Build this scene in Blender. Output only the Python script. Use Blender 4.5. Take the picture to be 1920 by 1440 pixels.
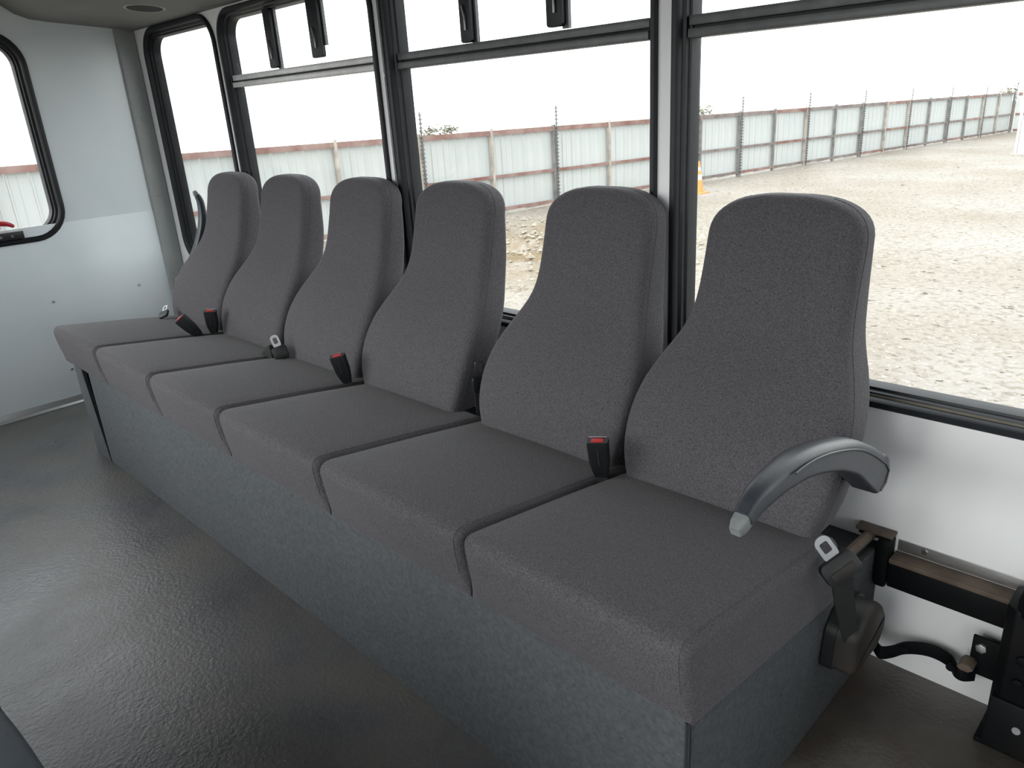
import bpy, bmesh, math, random
from mathutils import Vector, Matrix
random.seed(7)
for o in list(bpy.data.objects): bpy.data.objects.remove(o)
scene = bpy.context.scene
COL = scene.collection

# ------------------------------------------------------------------ camera, world, exposure
cam_d = bpy.data.cameras.new('camera'); cam = bpy.data.objects.new('camera', cam_d); COL.objects.link(cam)
cam_d.sensor_width = 36.0; cam_d.sensor_fit = 'HORIZONTAL'; cam_d.lens = 1420.9/1920*36; cam_d.clip_start = .02; cam_d.clip_end = 500
R_ = Vector((0.71202081, 0.69960747, -0.05979759)); U_ = Vector((-0.20611649, 0.28966294, 0.9346718)); F_ = Vector((-0.67122452, 0.6531805, -0.35044668))
mw = Matrix((R_, U_, -F_)).transposed().to_4x4(); mw.translation = Vector((0.44247, -0.72947, 1.18995)); cam.matrix_world = mw
scene.camera = cam
w = bpy.data.worlds.new('overcast_sky'); scene.world = w; w.use_nodes = True
bg = w.node_tree.nodes['Background']; bg.inputs[0].default_value = (0.965, 0.985, 1.0, 1); bg.inputs[1].default_value = 3.3
sun_d = bpy.data.lights.new('hazy_sun', 'SUN'); sun_d.energy = 5.0; sun_d.angle = math.radians(50); sun_d.color = (1.0, .98, .95)
sun = bpy.data.objects.new('hazy_sun', sun_d); COL.objects.link(sun); sun.rotation_euler = Vector((.22, .88, -.40)).to_track_quat('-Z', 'Y').to_euler(); sun.location = (-4, -9, 8)
vs = scene.view_settings; vs.view_transform = 'Standard'; vs.look = 'None'; vs.gamma = 1; vs.use_curve_mapping = False; vs.exposure = 0.0
scene.cycles.transparent_max_bounces = 24; scene.cycles.max_bounces = 16; scene.cycles.diffuse_bounces = 8

# ------------------------------------------------------------------ materials
def mat(name, col, rough=.6, metal=0.0, col2=None, scale=8.0, detail=6.0, lo=.35, hi=.65, bump=0.0, bscale=None, bdist=.002, spec=.5, sheen=0.0, stretch=None, specks=None):
    m = bpy.data.materials.new(name); m.use_nodes = True; nt = m.node_tree; N = nt.nodes; L = nt.links
    b = N['Principled BSDF']; b.inputs['Roughness'].default_value = rough; b.inputs['Metallic'].default_value = metal
    b.inputs['Specular IOR Level'].default_value = spec; b.inputs['Base Color'].default_value = (*col, 1)
    if sheen: b.inputs['Sheen Weight'].default_value = sheen; b.inputs['Sheen Roughness'].default_value = .4
    tc = N.new('ShaderNodeTexCoord'); src = tc.outputs['Object']
    if stretch:
        mp = N.new('ShaderNodeMapping'); mp.inputs['Scale'].default_value = stretch; L.new(src, mp.inputs[0]); src = mp.outputs[0]
    out = None
    if col2:
        n = N.new('ShaderNodeTexNoise'); n.inputs['Scale'].default_value = scale; n.inputs['Detail'].default_value = detail; L.new(src, n.inputs['Vector'])
        r = N.new('ShaderNodeValToRGB'); r.color_ramp.elements[0].position = lo; r.color_ramp.elements[1].position = hi
        r.color_ramp.elements[0].color = (*col, 1); r.color_ramp.elements[1].color = (*col2, 1); L.new(n.outputs['Fac'], r.inputs[0]); out = r.outputs[0]
    if specks:
        sc, amt, sco = specks
        n3 = N.new('ShaderNodeTexNoise'); n3.inputs['Scale'].default_value = sc; n3.inputs['Detail'].default_value = 2; L.new(src, n3.inputs['Vector'])
        r3 = N.new('ShaderNodeValToRGB'); r3.color_ramp.elements[0].position = amt; r3.color_ramp.elements[1].position = amt+.05
        L.new(n3.outputs['Fac'], r3.inputs[0])
        mx = N.new('ShaderNodeMix'); mx.data_type = 'RGBA'; L.new(r3.outputs[0], mx.inputs['Factor'])
        if out: L.new(out, mx.inputs[6])
        else: mx.inputs[6].default_value = (*col, 1)
        mx.inputs[7].default_value = (*sco, 1); out = mx.outputs[2]
    if out: L.new(out, b.inputs['Base Color'])
    if bump:
        n2 = N.new('ShaderNodeTexNoise'); n2.inputs['Scale'].default_value = bscale or scale*4; n2.inputs['Detail'].default_value = 4; L.new(src, n2.inputs['Vector'])
        bp = N.new('ShaderNodeBump'); bp.inputs['Strength'].default_value = bump; bp.inputs['Distance'].default_value = bdist
        L.new(n2.outputs['Fac'], bp.inputs['Height']); L.new(bp.outputs[0], b.inputs['Normal'])
    return m

MT = {}
MT['fabric'] = mat('grey_seat_fabric', (.048, .045, .052), .9, col2=(.107, .101, .109), scale=330, detail=3, lo=.28, hi=.72, bump=.7, bscale=260, bdist=.002, spec=.2, sheen=.12)
MT['piping'] = mat('grey_seat_piping', (.06, .058, .062), .9, spec=.2)
MT['navy'] = mat('navy_vinyl', (.016, .022, .032), .6, col2=(.02, .027, .038), scale=60, bump=.2)  # grey seat fabric in shade, the shade painted in as dark navy
MT['carpet'] = mat('blue_grey_carpet', (.060, .066, .073), .95, col2=(.092, .097, .103), scale=120, detail=8, lo=.3, hi=.72, bump=.5, bscale=260, bdist=.002, spec=.1, specks=(38, .73, (.05, .055, .06)))
MT['carpet_seam'] = mat('dark_carpet_seam', (.02, .022, .023), .9)
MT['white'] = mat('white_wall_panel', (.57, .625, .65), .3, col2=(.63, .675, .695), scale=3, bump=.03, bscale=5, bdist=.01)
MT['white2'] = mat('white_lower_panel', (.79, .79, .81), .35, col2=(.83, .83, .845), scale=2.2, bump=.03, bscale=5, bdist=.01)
MT['greytrim'] = mat('grey_corner_trim', (.26, .28, .275), .5, col2=(.3, .315, .31), scale=6)
MT['headliner'] = mat('grey_headliner', (.15, .15, .147), .75, col2=(.18, .178, .172), scale=3, bump=.2, bscale=200)
MT['rubber'] = mat('black_window_rubber', (.005, .006, .008), .5, col2=(.008, .009, .012), scale=20, spec=.3)
MT['blackmetal'] = mat('black_window_frame', (.006, .008, .012), .45, col2=(.010, .012, .016), scale=30, spec=.35)
MT['palebar'] = mat('pale_window_bar', (.5, .5, .5), .4, metal=.3, col2=(.58, .575, .57), scale=30)
MT['divider'] = mat('grey_window_bar', (.09, .095, .10), .45, metal=.2, col2=(.12, .122, .126), scale=30)
MT['alu'] = mat('aluminium_strip', (.55, .55, .55), .35, metal=.9, col2=(.66, .66, .66), scale=20, stretch=(2, 30, 30))
MT['steel'] = mat('bright_steel', (.34, .34, .35), .3, metal=1.0)
MT['black'] = mat('black_plastic', (.007, .008, .009), .42, col2=(.011, .012, .013), scale=40)
MT['arm'] = mat('dark_grey_armrest_plastic', (.026, .03, .038), .4, col2=(.033, .037, .046), scale=50, bump=.05, bscale=200)
MT['armtip'] = mat('worn_grey_plastic_tip', (.2, .215, .22), .5, col2=(.13, .14, .145), scale=60)
MT['red'] = mat('red_plastic', (.42, .02, .025), .4)
MT['blackpaint'] = mat('black_painted_steel', (.004, .005, .006), .55, col2=(.015, .011, .008), scale=9, lo=.5, hi=.85, bump=.1, spec=.15)
MT['rust'] = mat('dusty_rusty_steel', (.085, .06, .045), .7, col2=(.15, .115, .088), scale=18, bump=.2)
MT['web'] = mat('black_webbing', (.009, .011, .011), .85, col2=(.016, .018, .018), scale=200, stretch=(8, 1, 1), bump=.3)
MT['retract'] = mat('dusty_black_plastic', (.008, .007, .0065), .6, col2=(.028, .021, .017), scale=9, bump=.1)
MT['fence'] = mat('white_metal_sheet', (.40, .425, .42), .5, col2=(.45, .47, .465), scale=1.2)
MT['frail'] = mat('rusty_fence_rail', (.16, .07, .055), .8, col2=(.26, .18, .16), scale=2.5, bump=.1)
MT['frail2'] = mat('grey_brown_fence_rail', (.115, .085, .08), .8, col2=(.2, .165, .155), scale=2.5, bump=.1)
MT['fpost'] = mat('weathered_fence_post', (.25, .22, .19), .7, col2=(.4, .36, .32), scale=5)
MT['fpost2'] = mat('grey_fence_post', (.12, .12, .12), .7, col2=(.2, .19, .18), scale=5)
MT['fpole'] = mat('dark_insulator_pole', (.045, .047, .05), .6, col2=(.07, .07, .07), scale=9)
MT['cone'] = mat('orange_cone', (.6, .24, .06), .6)
MT['conew'] = mat('white_reflective_band', (.5, .47, .4), .5)
MT['stone'] = mat('pale_gravel_stone', (.2, .175, .135), .9, col2=(.36, .33, .27), scale=3)
MT['bush'] = mat('dry_green_leaves', (.12, .12, .08), .8, col2=(.18, .17, .12), scale=6)
MT['dust'] = mat('dusty_tan_ledge', (.10, .085, .065), .8, col2=(.17, .15, .12), scale=14)
MT['dark'] = mat('dark_void', (.008, .008, .009), .8)
MT['whitepost'] = mat('white_paint', (.42, .42, .44), .5)

# glass: clear sheet with a faint reflection
m = bpy.data.materials.new('clear_window_glass'); m.use_nodes = True; nt = m.node_tree; nt.nodes.remove(nt.nodes['Principled BSDF'])
tr = nt.nodes.new('ShaderNodeBsdfTransparent'); tr.inputs[0].default_value = (.97, .985, .98, 1)
gl = nt.nodes.new('ShaderNodeBsdfGlossy'); gl.inputs['Roughness'].default_value = .02
ge = nt.nodes.new('ShaderNodeNewGeometry'); dt = nt.nodes.new('ShaderNodeVectorMath'); dt.operation = 'DOT_PRODUCT'; nt.links.new(ge.outputs['Incoming'], dt.inputs[0]); nt.links.new(ge.outputs['Normal'], dt.inputs[1])
ab = nt.nodes.new('ShaderNodeMath'); ab.operation = 'ABSOLUTE'; nt.links.new(dt.outputs['Value'], ab.inputs[0])
om = nt.nodes.new('ShaderNodeMath'); om.operation = 'SUBTRACT'; om.inputs[0].default_value = 1; nt.links.new(ab.outputs[0], om.inputs[1])
p5 = nt.nodes.new('ShaderNodeMath'); p5.operation = 'POWER'; p5.inputs[1].default_value = 5; nt.links.new(om.outputs[0], p5.inputs[0])
fr = nt.nodes.new('ShaderNodeMath'); fr.operation = 'MULTIPLY_ADD'; fr.inputs[1].default_value = .6; fr.inputs[2].default_value = .02; nt.links.new(p5.outputs[0], fr.inputs[0])   # Schlick reflectance of a pane face
mx = nt.nodes.new('ShaderNodeMixShader'); nt.links.new(fr.outputs[0], mx.inputs[0]); nt.links.new(tr.outputs[0], mx.inputs[1]); nt.links.new(gl.outputs[0], mx.inputs[2])
nt.links.new(mx.outputs[0], nt.nodes['Material Output'].inputs[0]); MT['glass'] = m

# floor: worn dark rubber, brown dirt where the wheelchair bay begins
def floor_material():
    # semi-gloss rubber: mirrors the rear window as a broad sheen
    m = bpy.data.materials.new('worn_grey_rubber_floor'); m.use_nodes = True; nt = m.node_tree; N = nt.nodes; L = nt.links; b = N['Principled BSDF']; b.inputs['Specular IOR Level'].default_value = .9
    tc = N.new('ShaderNodeTexCoord'); P = tc.outputs['Object']
    def noise(sc, det, lo, hi, c0, c1, vec=P):
        n = N.new('ShaderNodeTexNoise'); n.inputs['Scale'].default_value = sc; n.inputs['Detail'].default_value = det; L.new(vec, n.inputs['Vector'])
        r = N.new('ShaderNodeValToRGB'); r.color_ramp.elements[0].position = lo; r.color_ramp.elements[1].position = hi
        r.color_ramp.elements[0].color = (*c0, 1); r.color_ramp.elements[1].color = (*c1, 1); L.new(n.outputs['Fac'], r.inputs[0]); return r.outputs[0]
    def mixc(f, a, b_):
        x = N.new('ShaderNodeMix'); x.data_type = 'RGBA'; L.new(f, x.inputs['Factor']); L.new(a, x.inputs[6])
        if isinstance(b_, tuple): x.inputs[7].default_value = (*b_, 1)
        else: L.new(b_, x.inputs[7])
        return x.outputs[2]
    base = noise(2.6, 8, .3, .7, (.048, .047, .054), (.086, .085, .094))
    fine = noise(60, 6, .45, .75, (0, 0, 0), (.6, .6, .6))
    base = mixc(fine, base, (.10, .10, .10))
    brown = noise(9, 8, .3, .7, (.015, .0105, .0085), (.05, .034, .027))
    sx = N.new('ShaderNodeSeparateXYZ'); L.new(P, sx.inputs[0])
    def ramp(sock, a, b2):
        mr = N.new('ShaderNodeMapRange'); mr.inputs['From Min'].default_value = a; mr.inputs['From Max'].default_value = b2; L.new(sock, mr.inputs['Value']); return mr.outputs[0]
    mul = N.new('ShaderNodeMath'); mul.operation = 'MULTIPLY'; L.new(ramp(sx.outputs['X'], -.06, .04), mul.inputs[0]); L.new(ramp(sx.outputs['Y'], -.35, .1), mul.inputs[1])
    colr = mixc(mul.outputs[0], base, brown)
    # tan dirt line swept up along the carpeted box
    dirt = N.new('ShaderNodeMath'); dirt.operation = 'MULTIPLY'; L.new(ramp(sx.outputs['Y'], -.16, -.005), dirt.inputs[0]); L.new(noise(5, 6, .35, .7, (0, 0, 0), (.8, .8, .8)), dirt.inputs[1])
    colr = mixc(dirt.outputs[0], colr, (.095, .088, .076))
    # pale flecks
    L.new(mixc(noise(75, 2, .78, .80, (0, 0, 0), (1, 1, 1)), colr, (.3, .3, .3)), b.inputs['Base Color'])
    rn = noise(5, 6, .3, .7, (.26, .26, .26), (.42, .42, .42)); L.new(rn, b.inputs['Roughness'])
    n2 = N.new('ShaderNodeTexNoise'); n2.inputs['Scale'].default_value = 110; n2.inputs['Detail'].default_value = 8; L.new(P, n2.inputs['Vector'])
    bp = N.new('ShaderNodeBump'); bp.inputs['Strength'].default_value = .6; bp.inputs['Distance'].default_value = .0025; L.new(n2.outputs['Fac'], bp.inputs['Height']); L.new(bp.outputs[0], b.inputs['Normal'])
    return m
MT['floor'] = floor_material()

def ground_material():
    m = bpy.data.materials.new('pale_gravel_ground'); m.use_nodes = True; nt = m.node_tree; N = nt.nodes; L = nt.links; b = N['Principled BSDF']; b.inputs['Roughness'].default_value = .95; b.inputs['Specular IOR Level'].default_value = .1
    tc = N.new('ShaderNodeTexCoord'); P = tc.outputs['Object']
    def noise(sc, det, lo, hi, c0, c1):
        n = N.new('ShaderNodeTexNoise'); n.inputs['Scale'].default_value = sc; n.inputs['Detail'].default_value = det; L.new(P, n.inputs['Vector'])
        r = N.new('ShaderNodeValToRGB'); r.color_ramp.elements[0].position = lo; r.color_ramp.elements[1].position = hi
        r.color_ramp.elements[0].color = (*c0, 1); r.color_ramp.elements[1].color = (*c1, 1); L.new(n.outputs['Fac'], r.inputs[0]); return r.outputs[0]
    def mixc(f, a, c):
        x = N.new('ShaderNodeMix'); x.data_type = 'RGBA'; L.new(f, x.inputs['Factor']); L.new(a, x.inputs[6]); x.inputs[7].default_value = (*c, 1); return x.outputs[2]
    c = noise(.35, 6, .35, .65, (.255, .228, .192), (.325, .305, .28))
    c = mixc(noise(14, 8, .5, .62, (0, 0, 0), (.55, .55, .55)), c, (.18, .155, .12))
    c = mixc(noise(9, 3, .66, .7, (0, 0, 0), (.9, .9, .9)), c, (.09, .078, .06))
    c = mixc(noise(22, 4, .6, .66, (0, 0, 0), (.8, .8, .8)), c, (.4, .38, .34))
    # brown earth turned up in the loose heap
    vd = N.new('ShaderNodeVectorMath'); vd.operation = 'DISTANCE'; L.new(P, vd.inputs[0]); vd.inputs[1].default_value = (-7.5, 7.8, -.95)
    mr = N.new('ShaderNodeMapRange'); mr.inputs['From Min'].default_value = 3.4; mr.inputs['From Max'].default_value = 1.2; L.new(vd.outputs['Value'], mr.inputs['Value'])
    mm = N.new('ShaderNodeMath'); mm.operation = 'MULTIPLY'; L.new(mr.outputs[0], mm.inputs[0]); L.new(noise(2.5, 6, .3, .6, (.25, .25, .25), (1, 1, 1)), mm.inputs[1])
    c = mixc(mm.outputs[0], c, (.2, .155, .1))
    L.new(c, b.inputs['Base Color'])
    n2 = N.new('ShaderNodeTexNoise'); n2.inputs['Scale'].default_value = 12; n2.inputs['Detail'].default_value = 8; L.new(P, n2.inputs['Vector'])
    bp = N.new('ShaderNodeBump'); bp.inputs['Strength'].default_value = .8; bp.inputs['Distance'].default_value = .06; L.new(n2.outputs['Fac'], bp.inputs['Height']); L.new(bp.outputs[0], b.inputs['Normal'])
    return m
MT['ground'] = ground_material()

# ------------------------------------------------------------------ mesh helpers
class MB:
    def __init__(s): s.v = []; s.f = []
    def add(s, vs_, fs_):
        o = len(s.v); s.v += [tuple(p) for p in vs_]; s.f += [[i+o for i in q] for q in fs_]; return s
    def box(s, x0, x1, y0, y1, z0, z1):
        return s.add([(x0,y0,z0),(x1,y0,z0),(x1,y1,z0),(x0,y1,z0),(x0,y0,z1),(x1,y0,z1),(x1,y1,z1),(x0,y1,z1)], [(0,3,2,1),(4,5,6,7),(0,1,5,4),(1,2,6,5),(2,3,7,6),(3,0,4,7)])
    def loft(s, rows, caps=True, closed=True):
        n = len(rows[0]); fs = []
        for i in range(len(rows)-1):
            for j in range(n if closed else n-1):
                k = (j+1) % n; fs.append((i*n+j, i*n+k, (i+1)*n+k, (i+1)*n+j))
        if caps: fs.append(tuple(range(n-1, -1, -1))); fs.append(tuple((len(rows)-1)*n+j for j in range(n)))
        return s.add([p for r in rows for p in r], fs)
    def prism(s, poly, axis, a, b):
        def P(q, t): return {0:(t,q[0],q[1]), 1:(q[0],t,q[1]), 2:(q[0],q[1],t)}[axis]
        return s.loft([[P(q,a) for q in poly], [P(q,b) for q in poly]])
    def tube(s, path, r, n=8, caps=True):
        path = [Vector(p) for p in path]; rs = r if isinstance(r, (list, tuple)) else [r]*len(path); rows = []; up = None
        for i, p in enumerate(path):
            t = (path[min(i+1, len(path)-1)]-path[max(i-1, 0)]).normalized()
            if up is None: up = t.orthogonal().normalized()
            up = (up-t*up.dot(t)).normalized(); sd = t.cross(up)
            rows.append([p+(up*math.cos(a)+sd*math.sin(a))*rs[i] for a in [2*math.pi*k/n for k in range(n)]])
        return s.loft(rows, caps)
    def cyl(s, c, axis, r, h, n=20, r2=None):
        c = Vector(c); ax = Vector(axis).normalized(); u = ax.orthogonal().normalized(); w_ = ax.cross(u); r2 = r if r2 is None else r2
        return s.loft([[c+ax*t*h+(u*math.cos(a)+w_*math.sin(a))*q for a in [2*math.pi*k/n for k in range(n)]] for t, q in ((0, r), (1, r2))])
    def ring(s, c, axis, r0, r1, h, n=28):
        c = Vector(c); ax = Vector(axis).normalized(); u = ax.orthogonal().normalized(); w_ = ax.cross(u)
        prof = [(r0, 0), (r1, 0), (r1, h*.6), ((r0+r1)/2, h), (r0, h*.6)]
        rows = [[c+ax*t+(u*math.cos(a)+w_*math.sin(a))*q for q, t in prof] for a in [2*math.pi*k/n for k in range(n)]]
        rows.append(rows[0]); return s.loft(rows, caps=False)
    def build(s, name, m, parent=None, bevel=0, seg=2, smooth=True, local=False, ang=35):
        me = bpy.data.meshes.new(name)
        vv = [Vector(p) for p in s.v]
        if parent is not None and not local:
            q = parent
            off = Vector((0,0,0))
            while q is not None: off = off + q.location; q = q.parent
            vv = [p-off for p in vv]
        loc = None
        if parent is None and not local:
            mn = [min(p[i] for p in vv) for i in range(3)]; mxx = [max(p[i] for p in vv) for i in range(3)]
            loc = Vector(((mn[0]+mxx[0])/2, (mn[1]+mxx[1])/2, mn[2])); vv = [p-loc for p in vv]
        me.from_pydata(vv, [], s.f)
        bm = bmesh.new(); bm.from_mesh(me); bmesh.ops.remove_doubles(bm, verts=bm.verts, dist=1e-6); bmesh.ops.recalc_face_normals(bm, faces=bm.faces)
        if bevel:
            es = [e for e in bm.edges if len(e.link_faces) == 2 and e.calc_face_angle(0) > .5]
            bmesh.ops.bevel(bm, geom=es, offset=bevel, segments=seg, affect='EDGES', profile=.5, clamp_overlap=True)
        bm.to_mesh(me); bm.free()
        if smooth:
            me.shade_smooth(); me.set_sharp_from_angle(angle=math.radians(ang))
        me.materials.append(MT[m] if isinstance(m, str) else m)
        o = bpy.data.objects.new(name, me); COL.objects.link(o)
        if parent is not None: o.parent = parent
        elif loc is not None: o.location = loc
        return o
def thing(name, label, cat, loc, rot=(0,0,0), group=None):
    o = bpy.data.objects.new(name, None); COL.objects.link(o); o.location = loc; o.rotation_euler = rot; o.empty_display_size = .05
    o['label'] = label; o['category'] = cat
    if group: o['group'] = group
    return o
def tag(o, label, cat, group=None):
    o['label'] = label; o['category'] = cat
    if group: o['group'] = group
    return o
def struct(o, label=None, cat=None):
    o['kind'] = 'structure'
    if label: o['label'] = label
    if cat: o['category'] = cat
    return o
def copy_tree(o, parent=None):
    c = o.copy(); COL.objects.link(c); c.parent = parent
    for ch in list(o.children): copy_tree(ch, c)
    return c
def spline(tab, z):
    # monotone-ish cubic through the table, for smooth outlines
    n = len(tab)
    if z <= tab[0][0]: return tab[0][1]
    if z >= tab[-1][0]: return tab[-1][1]
    for i in range(n-1):
        if z <= tab[i+1][0]: break
    def sl(k):
        a = max(k-1, 0); b = min(k+1, n-1); return (tab[b][1]-tab[a][1])/(tab[b][0]-tab[a][0])
    h_ = tab[i+1][0]-tab[i][0]; t = (z-tab[i][0])/h_; m0 = sl(i)*h_; m1 = sl(i+1)*h_
    return (2*t**3-3*t*t+1)*tab[i][1]+(t**3-2*t*t+t)*m0+(-2*t**3+3*t*t)*tab[i+1][1]+(t**3-t*t)*m1
def interp(tab, z):
    if z <= tab[0][0]: return tab[0][1]
    for (a, u), (b, v) in zip(tab, tab[1:]):
        if z <= b:
            t = (z-a)/(b-a); t = t*t*(3-2*t)*.5+t*.5; return u+(v-u)*t
    return tab[-1][1]
def catmull(pts, n=8):
    P = [Vector(p) for p in pts]; P = [P[0]*2-P[1]]+P+[P[-1]*2-P[-2]]; out = []
    for i in range(1, len(P)-2):
        for k in range(n):
            t = k/n; a, b, c, d = P[i-1:i+3]
            out.append(.5*((2*b)+(c-a)*t+(2*a-5*b+4*c-d)*t*t+(3*b-a-3*c+d)*t**3))
    out.append(P[-2]); return out

# ------------------------------------------------------------------ the bus shell
WY = .742; BX = -3.333; FX = 2.9; OY = -1.45; ZC = 1.86
struct(MB().box(BX-.06, FX+.06, OY-.06, WY+.06, -.06, 0).build('floor', 'floor', smooth=False), 'worn dark grey rubber bus floor with brown dirt by the empty bay', 'floor')

def rrect(u0, u1, z0, z1, r, n=8):
    pts = []
    for cu, cz, a0 in ((u1-r, z1-r, 0), (u0+r, z1-r, 90), (u0+r, z0+r, 180), (u1-r, z0+r, 270)):
        for k in range(n+1):
            a = math.radians(a0+90*k/n); pts.append((cu+r*math.cos(a), cz+r*math.sin(a)))
    return pts
def wall_with_holes(name, axis, a, b, u0, u1, z0, z1, holes, m):
    us = sorted({u0, u1, *[h[0] for h in holes], *[h[1] for h in holes]}); zs = sorted({z0, z1, *[h[2] for h in holes], *[h[3] for h in holes]})
    mb = MB()
    for i in range(len(us)-1):
        for j in range(len(zs)-1):
            uc = (us[i]+us[i+1])/2; zc = (zs[j]+zs[j+1])/2
            if any(h[0] < uc < h[1] and h[2] < zc < h[3] for h in holes): continue
            if axis == 1: mb.box(us[i], us[i+1], a, b, zs[j], zs[j+1])
            else: mb.box(a, b, us[i], us[i+1], zs[j], zs[j+1])
    for h in holes:
        r = h[4]; c = rrect(h[0], h[1], h[2], h[3], r, 8)
        for q, (cu, cz) in enumerate(((h[1], h[3]), (h[0], h[3]), (h[0], h[2]), (h[1], h[2]))):
            arc = c[q*9:q*9+9]
            for p0, p1 in zip(arc, arc[1:]): mb.prism([(cu, cz), p0, p1], axis, a, b)
    return struct(mb.build(name, m, smooth=False))

def frame_rows(u0, u1, z0, z1, R, prof):
    rows = []
    for ins, dep in prof:
        rows.append([(p[0], dep, p[1]) for p in rrect(u0+ins, u1-ins, z0+ins, z1-ins, max(R-ins, .012))])
    return rows
# stepped rubber frame profile: (inset from the outer edge, depth from the wall face; negative = into the bus)
PROF = [(0, .004), (0, -.008), (.004, -.011), (.013, -.011), (.017, -.006), (.019, .006), (.026, .008), (.028, .018), (.033, .019), (.035, .03), (.036, .05), (.0, .05)]
def to_wall(rows, axis, base, sgn):
    out = []
    for r in rows:
        if axis == 1: out.append([(p[0], base+sgn*p[1], p[2]) for p in r])
        else: out.append([(base+sgn*p[1], p[0], p[2]) for p in r])
    return out
def hole(wd): m_ = .004; return (wd[0]+m_, wd[1]-m_, wd[2]+m_, wd[3]-m_, max(wd[4]-m_, .01))
def window(idx, axis, base, sgn, wd, divider, label, fm='blackmetal', fs=1.0, dm='divider'):
    u0, u1, z0, z1, R = wd
    cu = (u0+u1)/2; loc = (cu, base, z0) if axis == 1 else (base, cu, z0)
    e = bpy.data.objects.new('window_%d' % idx, None); COL.objects.link(e); e.location = loc; e['kind'] = 'structure'; e['label'] = label; e['category'] = 'window'; e.empty_display_size = .05
    rows = to_wall(frame_rows(u0, u1, z0, z1, R, [(a*fs, b) for a, b in PROF]), axis, base, sgn); rows.append(rows[0])
    MB().loft(rows, caps=False).build('frame', fm, e, ang=30)
    def pane(a, b, c, d, r=.02):
        rr = [[(p[0], t, p[1]) for p in rrect(a, b, c, d, r)] for t in (.034, .038)]
        MB().loft(to_wall(rr, axis, base, sgn)).build('pane', 'glass', e)
    if divider:
        zd = divider
        def bar(a, b, y0, y1): return MB().box(u0+.03, u1-.03, *sorted((base+sgn*y0, base+sgn*y1)), a, b)
        bar(zd+.0235, zd+.043, .010, .045).build('upper_rail', dm, e, bevel=.002)
        bar(zd+.018, zd+.0235, .024, .044).build('rail_groove', 'rubber', e)
        bar(zd, zd+.018, .006, .045).build('lower_rail', dm, e, bevel=.002)
        pane(u0+.033, u1-.033, z0+.033, zd+.005, max(R-.033, .012)); pane(u0+.033, u1-.033, zd+.035, z1-.033, max(R-.033, .012))
    else: pane(u0+.033, u1-.033, z0+.033, z1-.033, max(R-.033, .012))
    if divider and sgn > 0: MB().box(u0+.05, u1-.05, base+.0045, base+.021, z0+.0185, z0+.0225).build('sill_ledge', 'dust', e)
    return e
W0 = (-3.243, -2.560, .560, 1.572, .115)
W1 = (-2.530, -1.549, .575, 1.567, .10)
W2 = (-1.500, -.561, .579, 1.567, .05)
W3 = (-.524, .43, .579, 1.567, .05)
W4 = (.56, 1.45, .579, 1.567, .05); W4b = (1.58, 2.5, .579, 1.567, .05)
BW = (-1.06, .288, .742, 1.575, .135)
wall_l = wall_with_holes('wall_left', 1, WY, WY+.05, BX-.05, FX+.05, 0, 1.95, [hole(h) for h in (W0, W1, W2, W3, W4, W4b)], 'white2')
wall_l['label'] = 'white side wall of the bus below and between the windows'; wall_l['category'] = 'wall'
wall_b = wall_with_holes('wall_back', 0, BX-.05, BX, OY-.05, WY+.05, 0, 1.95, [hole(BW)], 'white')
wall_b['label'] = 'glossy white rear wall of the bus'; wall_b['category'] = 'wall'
OW = [(-3.2, -2.3, .6, 1.567, .06), (-2.24, -1.34, .6, 1.567, .06), (-1.28, -.38, .6, 1.567, .06), (-.30, .60, .66, 1.60, .06), (1.05, 1.85, .35, 1.7, .06)]
wall_r = wall_with_holes('wall_right', 1, OY-.05, OY, BX-.05, FX+.05, 0, 1.95, [hole(h) for h in OW], 'white2')
wall_r['label'] = 'white side wall behind the facing seats'; wall_r['category'] = 'wall'
FWN = (-1.25, .55, .85, 1.7, .1)
wall_f = wall_with_holes('wall_front', 0, FX, FX+.05, OY-.05, WY+.05, 0, 1.95, [hole(FWN)], 'headliner')
wall_f['label'] = 'grey front bulkhead around the windscreen'; wall_f['category'] = 'wall'

win0 = window(1, 1, WY, 1, W0, None, 'narrow fixed side window with black rubber frame beside the rear corner', 'rubber', 1.15)
win1 = window(2, 1, WY, 1, W1, 1.297, 'side window with black frame and pale grey bar behind the second and third seats', dm='palebar')
win2 = window(3, 1, WY, 1, W2, 1.293, 'side window with dark bar behind the fourth and fifth seats')
win3 = window(4, 1, WY, 1, W3, 1.287, 'wide side window with dark bar beside the end seat and empty bay')
window(5, 1, WY, 1, W4, 1.287, 'side window ahead of the empty bay'); window(6, 1, WY, 1, W4b, 1.287, 'foremost side window on the seat row side')
winb = window(7, 0, BX, -1, BW, None, 'rear emergency window with thick black rubber frame and red handle', 'rubber', 1.3)
for i, o_ in enumerate(OW): window(8+i, 1, OY, -1, o_, None, 'window %s in the wall behind the facing seats' % ('first second third fourth door'.split()[i]))
window(13, 0, FX, 1, FWN, None, 'windscreen at the front of the bus')

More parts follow.
